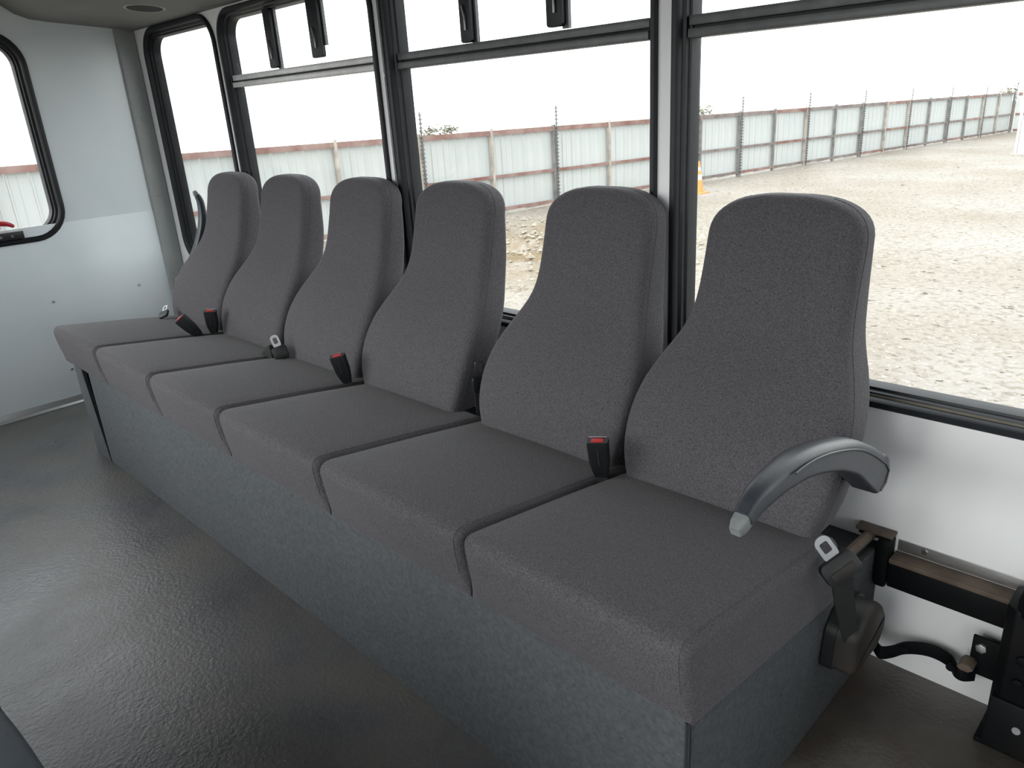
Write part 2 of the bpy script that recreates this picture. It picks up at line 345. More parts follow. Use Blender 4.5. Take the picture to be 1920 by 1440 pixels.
# hanging latch plates in the upper vents
def latch(win, x, wdt, ztop, zbot, tail):
    y = WY+.012
    mb = MB(); mb.loft([[(p[0], yy, p[1]) for p in rrect(x-wdt/2, x+wdt/2, zbot, ztop, .008, 4)] for yy in (y, y+.016)])
    b = mb.build('latch_plate', 'blackmetal', win, bevel=.0015)
    MB().box(x+wdt/2-.012, x+wdt/2+.008, y+.014, y+.024, zbot+tail, ztop).build('slide_strip', 'divider', b)
    MB().tube([(x-.004, y-.004, zbot+.09), (x+.006, y-.006, zbot+.06), (x+.004, y-.004, zbot+.03)], .003, 6).build('spring_hook', 'steel', b)
latch(win1, -2.185, .046, 1.536, 1.345, -.012); latch(win1, -1.895, .062, 1.536, 1.357, .035)
latch(win2, -1.172, .042, 1.536, 1.338, -.004); latch(win2, -.862, .05, 1.536, 1.345, -.005)
latch(win3, -.2, .042, 1.536, 1.336, -.004); latch(win3, .12, .05, 1.536, 1.345, -.005)

# black pillar strip beside the third window, grey bead down the middle
ps = struct(MB().box(-1.522, -1.501, WY-.008, WY+.01, .58, 1.566).build('trim_1', 'blackmetal', bevel=.003), 'black strip covering the pillar beside the dark-barred window', 'trim')
MB().tube([(-1.511, WY-.009, .6), (-1.511, WY-.009, 1.55)], .0035, 8).build('bead', 'divider', ps)
for zz in (.72, 1.0, 1.28): MB().cyl((-1.515, WY-.008, zz), (0,-1,0), .004, .003, 10).build('screw', 'steel', ps)

# rear wall panels, corner post cover and bolts, base strip
MB().box(BX, BX+.003, OY+.02, .66, .03, .806).build('wall_panel', 'white', wall_b, bevel=.001)
for y_, z_ in ((.147, .475), (.52, .474), (.147, .16), (-.3, .475)): MB().cyl((BX+.003, y_, z_), (1,0,0), .006, .003, 12).build('screw', 'alu', wall_b)
ct = struct(MB().prism([(BX, .655), (BX+.016, .661), (BX+.018, .70), (BX+.018, .734), (BX+.012, WY), (BX, WY)], 2, .0, 1.64).build('trim_2', 'greytrim', bevel=.002), 'tall grey corner cover bolted between rear wall and side wall', 'trim')
for z_ in (1.57, 1.21, .875, .50, .2): MB().cyl((BX+.017, .697, z_), (1,0,0), .011, .004, 14, r2=.009).build('bolt', 'greytrim', ct, bevel=.0015)
struct(MB().prism([(BX, 0), (BX+.028, 0), (BX+.028, .004), (BX+.006, .008), (BX+.005, .035), (BX, .035)], 1, OY, WY).build('baseboard_back', 'alu', bevel=.001), 'aluminium base strip between rear wall and floor', 'baseboard')

# red emergency handle on the rear window
hz = .808; hx = BX+.012
arc = catmull([(hx, .075, hz+.012), (hx+.012, .055, hz+.024), (hx+.014, .02, hz+.03), (hx+.014, -.03, hz+.026), (hx+.012, -.075, hz+.012), (hx, -.09, hz+.002)], 5)
rh = MB().tube(arc, [.008+.004*math.sin(math.pi*i/(len(arc)-1)) for i in range(len(arc))], 8).build('release_handle', 'red', winb); rh['label'] = 'red release handle'
pl = MB().box(hx-.004, hx+.008, -.13, .105, .765, .797).build('handle_plate', 'black', winb, bevel=.003)
for y_ in (.03, -.012, -.09): MB().cyl((hx+.008, y_+.03, .78), (1,0,0), .005, .003, 10).build('rivet', 'steel', pl)

# headliner: flat soffit over the windows, rounded up to the centre
pr = [(WY, 1.574), (.66, 1.584), (.40, 1.606), (.34, 1.614), (.29, 1.632), (.245, 1.665), (.21, 1.71), (.16, 1.755), (.08, 1.785), (-.1, 1.82), (-.35, 1.83)]
mid = (OY+WY)/2; full = pr+[(2*mid-a, b) for a, b in reversed(pr[:-1])]
poly = full+[(OY, 1.95), (WY, 1.95)]
ceil = struct(MB().prism(poly, 0, BX, FX).build('ceiling', 'headliner', ang=40), 'grey headliner with a rounded soffit over the windows', 'ceiling')
struct(MB().box(BX-.05, FX+.05, OY-.05, WY+.05, 1.94, 2.0).build('trim_3', 'white2'), 'outer roof skin of the bus', 'roof')
sp = thing('ceiling_speaker', 'round black recessed speaker with pale rim in the headliner', 'speaker', (-2.71, .56, 1.5935))
MB().cyl((-2.71, .56, 1.5925), (.03, -.085, -1), .062, .004, 30).build('grille', 'dark', sp)
MB().ring((-2.71, .56, 1.5935), (.03, -.085, -1), .062, .073, .006, 36).build('rim', 'greytrim', sp)

# ------------------------------------------------------------------ carpeted seat box
bx = thing('seat_box', 'long blue-grey carpeted box under the row of six grey seats', 'seat box', (-1.33, .37, 0))
MB().box(-2.50, -.001, 0, .014, 0, .3575).build('front_panel', 'carpet', bx, bevel=.003)
MB().prism([(-2.655, 0), (-2.655, .3575), (-2.572, .3575), (-2.503, 0)], 1, -.001, .013).build('front_panel', 'carpet', bx, bevel=.003)
MB().prism([(-2.5735, .3575), (-2.569, .3575), (-2.500, 0), (-2.5045, 0)], 1, -.0015, .006).build('carpet_seam', 'carpet_seam', bx)
MB().prism([(.0145, 0), (.0145, .3565), (.485, .2905), (.56, .2895), (.738, .287), (.738, 0)], 0, -.014, 0).build('end_panel', 'carpet', bx, bevel=.002)
MB().prism([(.0145, 0), (.0145, .3565), (.485, .2905), (.56, .2895), (.738, .287), (.738, 0)], 0, -2.655, -2.641).build('end_panel', 'carpet', bx, bevel=.002)
MB().prism([(.0145, .34), (.0145, .3565), (.485, .2905), (.56, .2895), (.738, .287), (.738, .272)], 0, -2.64, -.015).build('deck', 'carpet', bx)
MB().box(-.001, .0025, -.0015, .002, 0, .356).build('carpet_seam', 'carpet_seam', bx)

# ------------------------------------------------------------------ seats
def offset_poly(P, d):
    n = len(P); out = []
    for i in range(n):
        a = Vector(P[i-1]); b = Vector(P[i]); c = Vector(P[(i+1) % n])
        t = (c-a); t.normalize(); out.append(b+Vector((-t.y, t.x))*d)
    return out
def round_poly(pts, n=6):
    out = []
    for i, (x, y, r) in enumerate(pts):
        p = Vector((x, y)); a = Vector(pts[i-1][:2]); b = Vector(pts[(i+1) % len(pts)][:2])
        if r <= 0: out.append(p); continue
        da = (a-p).normalized(); db = (b-p).normalized(); s_ = p+da*r; e_ = p+db*r
        for k in range(n+1):
            t = k/n; out.append(s_*(1-t)**2+p*2*t*(1-t)+e_*t*t)
    return out
SW = .452
def dens(P, step=.03):
    out = []
    for i in range(len(P)):
        a = P[i]; b = P[(i+1) % len(P)]; n = max(1, int((b-a).length/step))
        out += [a+(b-a)*k/n for k in range(n)]
    return out
def cushion_mesh(zo):
    # (y, z) going counter-clockwise seen from +x
    P = dens(round_poly([(-.002, .3575, .006), (.49, .290, .02), (.49, .425, .03), (.25, .462, .05), (-.022, .500, .036), (-.014, .43, .024)], 6))
    rr = .018; hw = SW/2; rows = []; xs = []
    xs = [(rr*(1-math.cos(math.pi/2*k/6)), rr*(1-math.sin(math.pi/2*k/6))) for k in range(7)]
    full_ = [(-hw+x, d) for x, d in xs]+[(-hw+rr+(SW-2*rr)*k/8, 0) for k in range(1, 8)]+[(hw-x, d) for x, d in reversed(xs)]
    for x, d in full_:
        Q = offset_poly(P, d) if d else P
        Q = [(a if a.y > .358-.14*a.x+.03 else b.lerp(a, max(0, (b.y-(.358-.14*b.x))/.03))) for a, b in zip(Q, P)]
        c = 1-(2*x/SW)**2; row = []
        for q in Q:
            z = q.y; 
            if z > .41: z += .010*c*min(1, (z-.41)/.05)
            y = q.x-(.010*c if q.x < .03 and q.y > .39 else 0)
            row.append((x, y, z-zo))
        rows.append(row)
    mb = MB().loft(rows)
    rings = []
    for r in (rows[5], rows[-6]):
        ok = [i for i, p in enumerate(r) if p[2]+zo <= .375-.14*p[1]]; st_ = max(ok)+1 if ok else 0
        rings.append([r[(i+st_) % len(r)] for i in range(len(r))])
    return mb, rings
WT = [(.43, .202), (.47, .215), (.52, .222), (.58, .222), (.63, .214), (.68, .194), (.72, .175), (.76, .164), (.82, .159), (.90, .158)]
YF = [(.43, .425), (.50, .440), (.56, .464), (.62, .503), (.68, .553), (.73, .590), (.78, .613), (.84, .630), (.90, .645), (.99, .662)]
TT = [(.43, .11), (.60, .115), (.75, .101), (.82, .092), (.9, .0755)]
def backrest_mesh(zo):
    lv = [(.432+(.90-.432)*i/24, 1, 1) for i in range(25)]
    for k in range(1, 13):
        th_ = math.radians(88*k/12); lv.append((.90+.090*math.sin(th_)**(2/2.7), math.cos(th_)**(2/2.7), math.cos(th_)**.5))
    rows = []; seams = [[], []]
    for z, kw, kt in lv:
        w_ = spline(WT, z)*kw; T0 = spline(TT, z); T = T0*kt; yf = spline(YF, z)+(T0-T)*.5
        rc = min(.028, T*.45, w_*.5); pts = [(-w_, yf+T, rc*.7), (w_, yf+T, rc*.7), (w_, yf, rc), (-w_, yf, rc)]
        P = []
        for q in round_poly(pts, 6): P.append(q)
        out = []
        for i_, (a, b) in enumerate(zip(P, P[1:]+P[:1])):
            n = 7 if i_ in (6, 20) else 1
            for k in range(n): out.append(a+(b-a)*k/n)
        row = []
        for q in out:
            c = 1-(q.x/w_)**2; lumb = .014*math.exp(-((z-.57)/.10)**2)*c
            front = max(0, min(1, (yf+T-q.y)/T))
            row.append((q.x, q.y-lumb*front, z-zo-(.003 if z < .44 else 0)))
        rows.append(row)
        if kw > .5:
            for q_, sx in enumerate((1, -1)): seams[q_].append((sx*(w_+.0002), yf+rc, z-zo))
    mb = MB().loft(rows)
    return mb, seams
GRP = None
def make_seat(zo=.30, fm='fabric'):
    e = thing('bus_seat', 'seat', 'seat', (0, 0, zo))
    cm, pp = cushion_mesh(zo); c = cm.build('seat_cushion', fm, e, local=True, ang=60)
    for r in pp: MB().tube([Vector(p) for p in r if p[2]+zo > .365-.14*p[1]+.01], .0009, 5).build('piping', fm, c, local=True)
    bm_, ss = backrest_mesh(zo); b = bm_.build('backrest', fm, e, local=True, ang=60)
    for s_ in ss: MB().tube(s_, .0008, 5).build('seam', fm, b, local=True)
    return e
def make_armrest(parent, x, raised):
    # drawn in the lowered position in (y, z) about its pivot, then swung up when raised
    a = bpy.data.objects.new('armrest', None); COL.objects.link(a); a.parent = parent
    PY, PZ = .505, .560
    a.location = Vector((x, PY, PZ))-parent.location
    if raised: a.rotation_euler = (-math.radians(97), 0, 0); a.scale = (.85, .8, .8)
    mid = catmull([(0, .062, .672), (0, .105, .689), (0, .20, .692), (0, .30, .669), (0, .39, .634), (0, .45, .598), (0, .505, .560)], 5)
    th = [(.05, .014), (.1, .016), (.2, .019), (.3, .022), (.40, .027), (.47, .033), (.515, .036)]
    hw = .023; rows = []
    for i, p in enumerate(mid):
        t = (mid[min(i+1, len(mid)-1)]-mid[max(i-1, 0)]).normalized(); nrm = Vector((0, -t.z, t.y)); h = interp(th, p.y)
        sec = round_poly([(-hw, -h, .008), (hw, -h, .008), (hw, h, .018), (-hw, h, .018)], 4)
        k = .8 if i == 0 else .93 if i == 1 else 1; kx = interp([(.06, .56), (.12, .78), (.22, .95), (.3, 1)], p.y)
        rows.append([(q.x*kx, p.y-PY+nrm.y*q.y*k, p.z-PZ+nrm.z*q.y*k) for q in sec])
    # rounded rear end
    t = (mid[-1]-mid[-2]).normalized(); nrm = Vector((0, -t.z, t.y)); h0 = .036
    for k in range(1, 10):
        an = math.pi/2*k/9.2; c_ = math.cos(an); s_ = math.sin(an)
        sec = round_poly([(-hw, -h0*c_, .006*c_), (hw, -h0*c_, .006*c_), (hw, h0*c_, .012*c_), (-hw, h0*c_, .012*c_)], 4)
        rows.append([(q.x, t.y*h0*s_+nrm.y*q.y, t.z*h0*s_+nrm.z*q.y) for q in sec])
    MB().loft(rows).build('arm_pad', 'arm', a, local=True, ang=50)
    MB().cyl((-hw, t.y*.006, t.z*.006), (1,0,0), .0352, hw*2-.001, 32).build('pivot_knuckle', 'arm', a, local=True, bevel=.007, seg=3)
    # recessed side panel outline
    ln = []
    for i in range(8, len(mid)):
        p = mid[i]; t2 = (mid[min(i+1, len(mid)-1)]-mid[max(i-1, 0)]).normalized(); n2 = Vector((0, -t2.z, t2.y)); h = interp(th, p.y); ln.append((hw+.0004, p.y-PY+n2.y*h*.5, p.z-PZ+n2.z*h*.5))
    ln += [(hw+.0004, t.y*.026+nrm.y*.012, t.z*.026+nrm.z*.012), (hw+.0004, t.y*.03-nrm.y*.01, t.z*.03-nrm.z*.01), (hw+.0004, t.y*.018-nrm.y*.026, t.z*.018-nrm.z*.026)]
    MB().tube(ln, .0018, 6).build('side_groove', 'arm', a, local=True)
    p0 = mid[0]; t0 = (mid[1]-mid[0]).normalized(); n0 = Vector((0, -t0.z, t0.y))
    tip = []
    for d, s_ in ((.004, .78), (-.012, .72), (-.022, .5)):
        sec = round_poly([(-hw, -.015, .006), (hw, -.015, .006), (hw, .015, .009), (-hw, .015, .009)], 4)
        tip.append([(q.x*s_*.62, p0.y-PY+t0.y*d+n0.y*(q.y*s_-.004), p0.z-PZ+t0.z*d+n0.z*(q.y*s_-.004)) for q in sec])
    MB().loft(tip).build('end_cap', 'armtip', a, local=True)
    MB().cyl((-.045, 0, -.01), (1,0,0), .02, .03, 16).build('pivot', 'black', a, local=True)
    return a
proto = make_seat()
EDGE = [-2.745, -2.285, -1.825, -1.375, -.902, -.4445, .012]      # cushion borders along the bench
BACKX = [-2.541, -2.092, -1.631, -1.181, -.6728, -.2243]         # backrest centres
ordn = ['first', 'second', 'third', 'fourth', 'fifth', 'sixth']
labs = ['grey fabric bus seat next to the rear wall, armrest folded up beside it', 'grey fabric bus seat, second along the row from the rear wall', 'grey fabric bus seat, third along the row from the rear wall', 'grey fabric bus seat, fourth along the row from the rear wall', 'grey fabric bus seat, fifth along the row, next to the armrest seat', 'grey fabric bus seat at the open end with lowered armrest']
seats = []
for i in range(6):
    s = proto if i == 0 else copy_tree(proto)
    xa, xb = EDGE[i], EDGE[i+1]
    s.location = ((xa+xb)/2, 0, .30); s['label'] = labs[i]; s['group'] = 'row of six grey seats'; seats.append(s)
    for ch in s.children:
        if ch.name.startswith('backrest'): ch.location.x = BACKX[i]-(xa+xb)/2
        else: ch.scale.x = (xb-xa-.0045)/SW
make_armrest(seats[5], .036, False); make_armrest(seats[0], -2.760, True)

# ------------------------------------------------------------------ facing seats across the aisle (only a corner shows)
ob = thing('facing_seat_box', 'dark carpeted box under the navy seats across the aisle', 'seat box', (-.62, -1.04, 0))
MB().prism([(-.688, 0), (-.688, .358), (-1.178, .2912), (-1.43, .2895), (-1.43, 0)], 0, -1.08, -.19).build('box_body', 'carpet', ob, bevel=.004)
proto2 = make_seat(.30, 'navy')  # same seat, its shade put into the navy colour
for k in range(2):
    s = proto2 if k == 0 else copy_tree(proto2)
    s.location = (-.40-.4565*k, -.69, .30); s.rotation_euler = (0, 0, math.pi)
    s['label'] = ['dark navy seat across the aisle, its front corner showing', 'dark navy seat across the aisle, further from the open bay'][k]; s['group'] = 'navy seats across the aisle'

# ------------------------------------------------------------------ seat belt buckles between the cushions
def make_buckle():
    e = thing('seat_belt_buckle', 'buckle', 'buckle', (0, 0, 0))
    rows = []
    for z, w_, d in ((.012, .014, .007), (.03, .018, .0095), (.05, .021, .0115), (.092, .022, .0125), (.100, .021, .0115)):
        rows.append([(q.x, q.y, z) for q in round_poly([(-w_, -d, .005), (w_, -d, .005), (w_, d, .005), (-w_, d, .005)], 3)])
    h = MB().loft(rows).build('housing', 'black', e, local=True)
    MB().box(-.001, .001, -.0132, -.0115, .045, .085).build('rib', 'arm', h, local=True)
    MB().box(-.013, .013, -.008, .005, .096, .1025).build('release_button', 'red', e, local=True, bevel=.002)
    MB().box(-.018, .018, .0065, .0095, .098, .1025).build('slot_lip', 'steel', e, local=True)
    MB().loft([[(-.012, -.002, -.006), (.012, -.002, -.006), (.012, .002, -.006), (-.012, .002, -.006)], [(-.012, -.002, .02), (.012, -.002, .02), (.012, .002, .02), (-.012, .002, .02)]]).build('stalk', 'web', e, local=True)
    return e
bk = make_buckle()
rd = math.radians
specs = [((-.440, .372, .440), (rd(9), rd(-3), rd(30)), 'black buckle with red button between the fifth and end seats'),
         ((-1.388, .385, .438), (rd(9), rd(-10), rd(45)), 'black buckle with red button between the third and fourth seats'),
         ((-2.282, .345, .443), (rd(10), rd(-36), rd(48)), 'black buckle leaning over the rear seat cushion, silver lip showing'),
         ((-2.272, .390, .440), (rd(12), rd(4), rd(50)), 'upright black buckle with broad red top beside the second backrest')]
for i, (l, rt, lb) in enumerate(specs):
    s = bk if i == 0 else copy_tree(bk)
    s.location = l; s.rotation_euler = rt; s['label'] = lb; s['group'] = 'belt buckles between the seats'

def tongue(name, label, loc, rot, sc=1.0, strap=True):
    e = thing(name, label, 'belt tongue', loc, rot, 'belt tongues'); e.scale = (sc, sc, sc)
    out = rrect(-.014, .014, 0, .045, .012, 5); inn = rrect(-.007, .007, .014, .036, .004, 5)
    rows = [[(p[0], y, p[1]) for p in out] for y in (-.001, .001)]+[[(p[0], y, p[1]) for p in inn] for y in (.001, -.001)]; rows.append(rows[0])
    MB().loft(rows, caps=False).build('tongue_plate', 'steel', e, local=True)
    MB().loft([[(p[0], y, p[1]) for p in rrect(-.026, .026, -.04, .004, .01, 4)] for y in (-.006, .006)]).build('tongue_grip', 'black', e, local=True, bevel=.002)
    if strap: MB().box(-.022, .022, -.0015, .0015, -strap, -.02).build('webbing', 'web', e, local=True)
    return e
tongue('belt_tongue', 'steel belt tongue lying on the rear seat cushion by the corner cover', (-2.672, .372, .474), (rd(-58), rd(-20), rd(40)), .8, False)
tongue('belt_tongue', 'steel belt tongue standing in the gap between second and third seats', (-1.780, .384, .482), (rd(-12), rd(-14), rd(64)), .95, .045)
tongue('belt_tongue', 'belt tongue tucked behind the fifth seat backrest', (-.924, .490, .530), (rd(-4), 0, rd(72)), 1.0, .098)
fl = MB().prism([(-1.885, .4415), (-1.820, .486), (-1.810, .486), (-1.802, .4415)], 1, .368, .392); tag(fl.build('belt_flap', 'web', bevel=.002), 'folded black belt flap between the second and third seats', 'belt')

# ------------------------------------------------------------------ retractor belt hanging on the end panel
rb = thing('retractor_belt', 'retractor seat belt with steel tongue hung on the end of the seat box', 'seat belt', (.035, .54, .12))
hp = round_poly([(.462, .155, .012), (.585, .145, .02), (.625, .19, .03), (.60, .25, .04), (.53, .272, .03), (.475, .235, .015)], 6)
rows = []
for x, d in ((.002, .004), (.006, 0), (.052, 0), (.059, .003), (.064, .010)): rows.append([(x, q.x, q.y) for q in offset_poly(hp, d)])
h = MB().loft(rows).build('retractor_housing', 'retract', rb, ang=40)
MB().loft([[(x, q.x, q.y) for q in offset_poly(hp, -.004)] for x in (.004, .024)]).build('housing_lip', 'black', h)
def ribbon(mb, pts, wv, th=.0016):
    rows = []
    for i, p in enumerate(pts):
        p = Vector(p); wv_ = Vector(wv[i] if isinstance(wv, list) else wv)
        t = (Vector(pts[min(i+1, len(pts)-1)])-Vector(pts[max(i-1, 0)])).normalized(); n = t.cross(wv_).normalized()*th
        rows.append([p-wv_-n, p+wv_-n, p+wv_+n, p-wv_+n])
    return mb.loft(rows)
ribbon(MB(), catmull([(.046, .485, .225), (.046, .462, .27), (.048, .435, .32), (.050, .410, .37), (.050, .393, .415)], 5), [Vector((.455, .738, .5))*(.016+.006*i/20) for i in range(21)]).build('webbing', 'web', rb)
# tongue: black grip body and steel plate lying against the cushion side
ux = Vector((.455, .738, .50)).normalized(); up = Vector((-.67, -.33, .67)).normalized(); up = (up-ux*up.dot(ux)).normalized(); un = ux.cross(up).normalized()
O = Vector((.050, .390, .425))
def loc2(u, v, n): return O+ux*u+up*v+un*n
g = MB().loft([[loc2(p[0], p[1], n) for p in rrect(-.033, .033, -.018, .026, .012, 5)] for n in (-.007, .007)]).build('tongue_grip', 'black', rb, bevel=.003)
MB().loft([[loc2(p[0], p[1], n) for p in rrect(-.024, .024, -.010, .006, .004, 4)] for n in (-.009, .009)]).build('webbing_slot', 'retract', g, bevel=.002)
out = rrect(-.0145, .0145, .02, .067, .013, 6); inn = rrect(-.0075, .0075, .037, .056, .003, 6)
rows = [[loc2(p[0], p[1], n) for p in out] for n in (-.0014, .0014)]+[[loc2(p[0], p[1], n) for p in inn] for n in (.0014, -.0014)]; rows.append(rows[0])
MB().loft(rows, caps=False).build('tongue_plate', 'steel', rb)

# ------------------------------------------------------------------ wall track, bracket, frame tube
wt = thing('wall_track', 'black steel tube with rusty top edge and aluminium strip along the wall', 'rail', (.14, WY-.02, .21))
MB().box(.032, .60, WY-.0025, WY, .280, .306).build('aluminium_strip', 'alu', wt, bevel=.0008)
MB().box(.030, .2455, WY-.042, WY-.0005, .268, .279).build('rusty_lip', 'rust', wt, bevel=.002)
MB().box(.030, .2455, WY-.038, WY-.0005, .211, .2675).build('square_tube', 'blackpaint', wt, bevel=.003)
MB().cyl((.082, WY-.0025, .296), (0,-1,0), .0055, .003, 12).build('rivet', 'steel', wt)
wb = thing('seat_bracket', 'black folded steel bracket fixing the seat box to the wall', 'bracket', (0, .70, .2))
MB().box(-.045, .028, .712, WY-.001, .315, .322).build('top_flange', 'rust', wb, bevel=.001)
MB().box(.003, .028, .70, WY-.001, .205, .3145).build('side_plate', 'blackpaint', wb, bevel=.006)
MB().box(-.045, .0025, .735, WY-.001, .295, .3145).build('back_plate', 'black', wb)
tag(MB().tube([(-.018, .50, .327), (-.018, .735, .306)], .011, 10).build('frame_tube', 'rust'), 'dusty brown frame tube on top of the seat box end', 'tube')

# ------------------------------------------------------------------ folded-seat post and curved clamp on the right
po = thing('steel_post', 'black bolted steel post standing against the wall by the brown floor', 'post', (.31, .69, 0))
MB().prism([(.245, .735), (.245, .665), (.262, .648), (.37, .648), (.37, .735)], 2, .03, .295).build('channel', 'blackpaint', po, bevel=.004)
MB().ring((.292, .672, .285), (0,0,1), .024, .033, .045, 24).build('socket', 'blackpaint', po)
MB().box(.238, .39, .628, .738, 0, .012).build('foot_plate', 'blackpaint', po, bevel=.003)
MB().prism([(.62, .012), (.66, .012), (.66, .105), (.642, .105)], 0, .25, .39).build('lower_bracket', 'blackpaint', po, bevel=.004)
for x, z in ((.285, .20), (.285, .15), (.33, .22)): MB().cyl((x, .648, z), (0,-1,0), .010, .007, 6).build('bolt', 'blackpaint', po, bevel=.001)
MB().cyl((.30, .634, .06), (0,-1,.2), .007, .004, 12).build('slot_rivet', 'steel', po)
cl = thing('curved_clamp', 'black curved steel strap clamp reaching from the post', 'clamp', (.14, .69, .085))
cp = catmull([(.040, .650, 0), (.056, .636, 0), (.072, .652, 0), (.088, .680, 0), (.115, .700, 0), (.142, .705, 0), (.168, .696, 0), (.183, .676, 0), (.197, .673, 0), (.213, .688, 0)], 5)
rows = []
for i, p in enumerate(cp):
    t = (cp[min(i+1, len(cp)-1)]-cp[max(i-1, 0)]).normalized(); n = Vector((-t.y, t.x, 0))*.002
    rows.append([(p+n).to_tuple()[:2]+(.086,), (p-n).to_tuple()[:2]+(.086,), (p-n).to_tuple()[:2]+(.116,), (p+n).to_tuple()[:2]+(.116,)])
MB().loft(rows).build('strap', 'blackpaint', cl, bevel=.0008)
for x, y in ((.086, .674), (.172, .682)): MB().cyl((x, y, .101), (0,-1,0), .008, .006, 10).build('rivet', 'blackpaint', cl)
MB().box(.198, .246, .690, .697, .10, .185).build('mount_plate', 'blackpaint', cl, bevel=.002)
MB().cyl((.215, .690, .165), (0,-1,0), .010, .008, 6).build('bolt', 'alu', cl, bevel=.001)
MB().prism([(.185, .128), (.192, .138), (.206, .138), (.214, .130), (.206, .122), (.192, .122)], 1, .655, .688).build('wing_nut', 'rust', cl, bevel=.002)

# ------------------------------------------------------------------ outside: gravel yard
FB = Vector((-10.648, 11.78, -1.0)); FD = Vector((.07934596, .99673, -.01527)); FN = Vector((FD.y, -FD.x, 0)).normalized()   # FN points to the bus side
def gz(x, y): return -.82-.0153*y
rg = random.Random(3)
def vnoise(x, y, seed=0):
    def h(i, j):
        n = (i*374761393+j*668265263+seed*982451653) & 0xffffffff; n = ((n ^ (n >> 13))*1274126177) & 0xffffffff; return ((n ^ (n >> 16)) & 0xffff)/65535
    i = math.floor(x); j = math.floor(y); u = x-i; v = y-j; u = u*u*(3-2*u); v = v*v*(3-2*v)
    return (h(i,j)*(1-u)+h(i+1,j)*u)*(1-v)+(h(i,j+1)*(1-u)+h(i+1,j+1)*u)*v-.5
def gh(x, y):
    z = gz(x, y)+.035*vnoise(x*1.1, y*1.1)+.02*vnoise(x*3.1, y*3.1, 1)
    m_ = math.exp(-((x+7.7)/2.2)**2-((y-8.0)/1.9)**2); z += m_*(.34*vnoise(x*2.2, y*2.2, 2)+.26*vnoise(x*5, y*5, 3)+.10*vnoise(x*11, y*11, 4))
    return z
def axis_pts(a, b, step, fine):
    out = [a]
    while out[-1] < b: out.append(out[-1]+(fine[2] if fine[0] < out[-1] < fine[1] else step))
    return out
gx = axis_pts(-60, 60, 1.2, (-12, 3, .16)); gy = axis_pts(-60, 110, 1.2, (1.2, 13, .16))
nx, ny = len(gx), len(gy)
gm = MB(); gm.v = [(x, y, gh(x, y)) for y in gy for x in gx]; gm.f = [[j*nx+i, j*nx+i+1, (j+1)*nx+i+1, (j+1)*nx+i] for j in range(ny-1) for i in range(nx-1)]
go = gm.build('ground', 'ground', local=True, ang=180); go['kind'] = 'structure'; go['label'] = 'pale gravel yard outside the bus'; go['category'] = 'ground'
# loose stones, too many to count
st = MB()
ico = [(0,0,1),(.9,0,.1),(.28,.85,.1),(-.73,.53,.1),(-.73,-.53,.1),(.28,-.85,.1),(0,0,-.6)]; icf = [(0,1,2),(0,2,3),(0,3,4),(0,4,5),(0,5,1),(6,2,1),(6,3,2),(6,4,3),(6,5,4),(6,1,5)]
for k in range(5200):
    if k < 1500: x = rg.gauss(-7.7, 1.9); y = rg.gauss(8, 1.7); s = rg.uniform(.012, .05) if rg.random() > .04 else rg.uniform(.05, .11)
    else: x = rg.uniform(-9.5, 3.0); y = 2.2+rg.random()**1.4*22; s = rg.uniform(.008, .024) if rg.random() > .03 else rg.uniform(.024, .05)
    if (Vector((x, y, 0))-Vector((FB.x, FB.y, 0))).dot(FN) < .25: continue
    a = rg.uniform(0, 6.28); ca, sa = math.cos(a), math.sin(a); q = rg.uniform(.5, .9); z0 = gh(x, y)
    st.add([(x+s*(p[0]*ca-p[1]*sa), y+s*(p[0]*sa+p[1]*ca), z0+s*q*p[2]) for p in ico], icf)
so = st.build('gravel_stones', 'stone', local=True, smooth=False); so['kind'] = 'stuff'; so['label'] = 'loose pale stones scattered over the gravel yard'; so['category'] = 'gravel'

# ------------------------------------------------------------------ outside: white sheet-metal fence
fe = thing('sheet_fence', 'long white sheet-metal fence with rusty rails and posts across the yard', 'fence', tuple(FB))
SP = 1.696; K0, K1 = -9, 16
def fp(t, off, h): p = FB+FD*t+FN*off; return Vector((p.x, p.y, p.z+h))
fang = math.atan2(FD.y, FD.x)
# one sheet, shared by all: flat with two folded ribs, local x along the fence
NS = 6; sw = SP/NS
sec = [(0, 0), (.012, .018), (.03, .018), (.042, 0), (sw*.5-.008, 0), (sw*.5, .006), (sw*.5+.008, 0), (sw-.004, 0)]
rows = [[(a, -b, z) for a, b in sec]+[(a, -b+.003, z) for a, b in reversed(sec)] for z in (.0, 1.545)]
shm = MB().loft(rows).build('fence_sheet', 'fence', fe, local=True, smooth=False); shared = shm.data; first = True
for k in range(K0, K1):
    for j in range(NS):
        o = shm if first else bpy.data.objects.new('fence_sheet', shared)
        if not first: COL.objects.link(o); o.parent = fe
        first = False
        t = -.05+SP*k+sw*j; p = fp(t, -.05, .045+.012*((j*7+k*3) % 3-1)); o.location = p-FB; o.rotation_euler = (0, 0, fang)
def fbar(t0, t1, o0, o1, h0, h1, name, m, parent=fe):
    mb = MB(); c = [fp(t0, o0, h0), fp(t1, o0, h0), fp(t1, o1, h0), fp(t0, o1, h0), fp(t0, o0, h1), fp(t1, o0, h1), fp(t1, o1, h1), fp(t0, o1, h1)]
    mb.add(c, [(0,3,2,1),(4,5,6,7),(0,1,5,4),(1,2,6,5),(2,3,7,6),(3,0,4,7)]); return mb.build(name, m, parent, smooth=False)
for k in range(K0, K1):
    t0 = -.05+SP*k+.03; t1 = t0+SP-.06
    for h0, h1 in ((1.535, 1.625), (.715, .775), (.07, .135)): fbar(t0, t1, -.012, .03, h0, h1, 'rail', 'frail' if k < 3 or (k*5+int(h0*10)) % 4 == 0 else 'frail2')
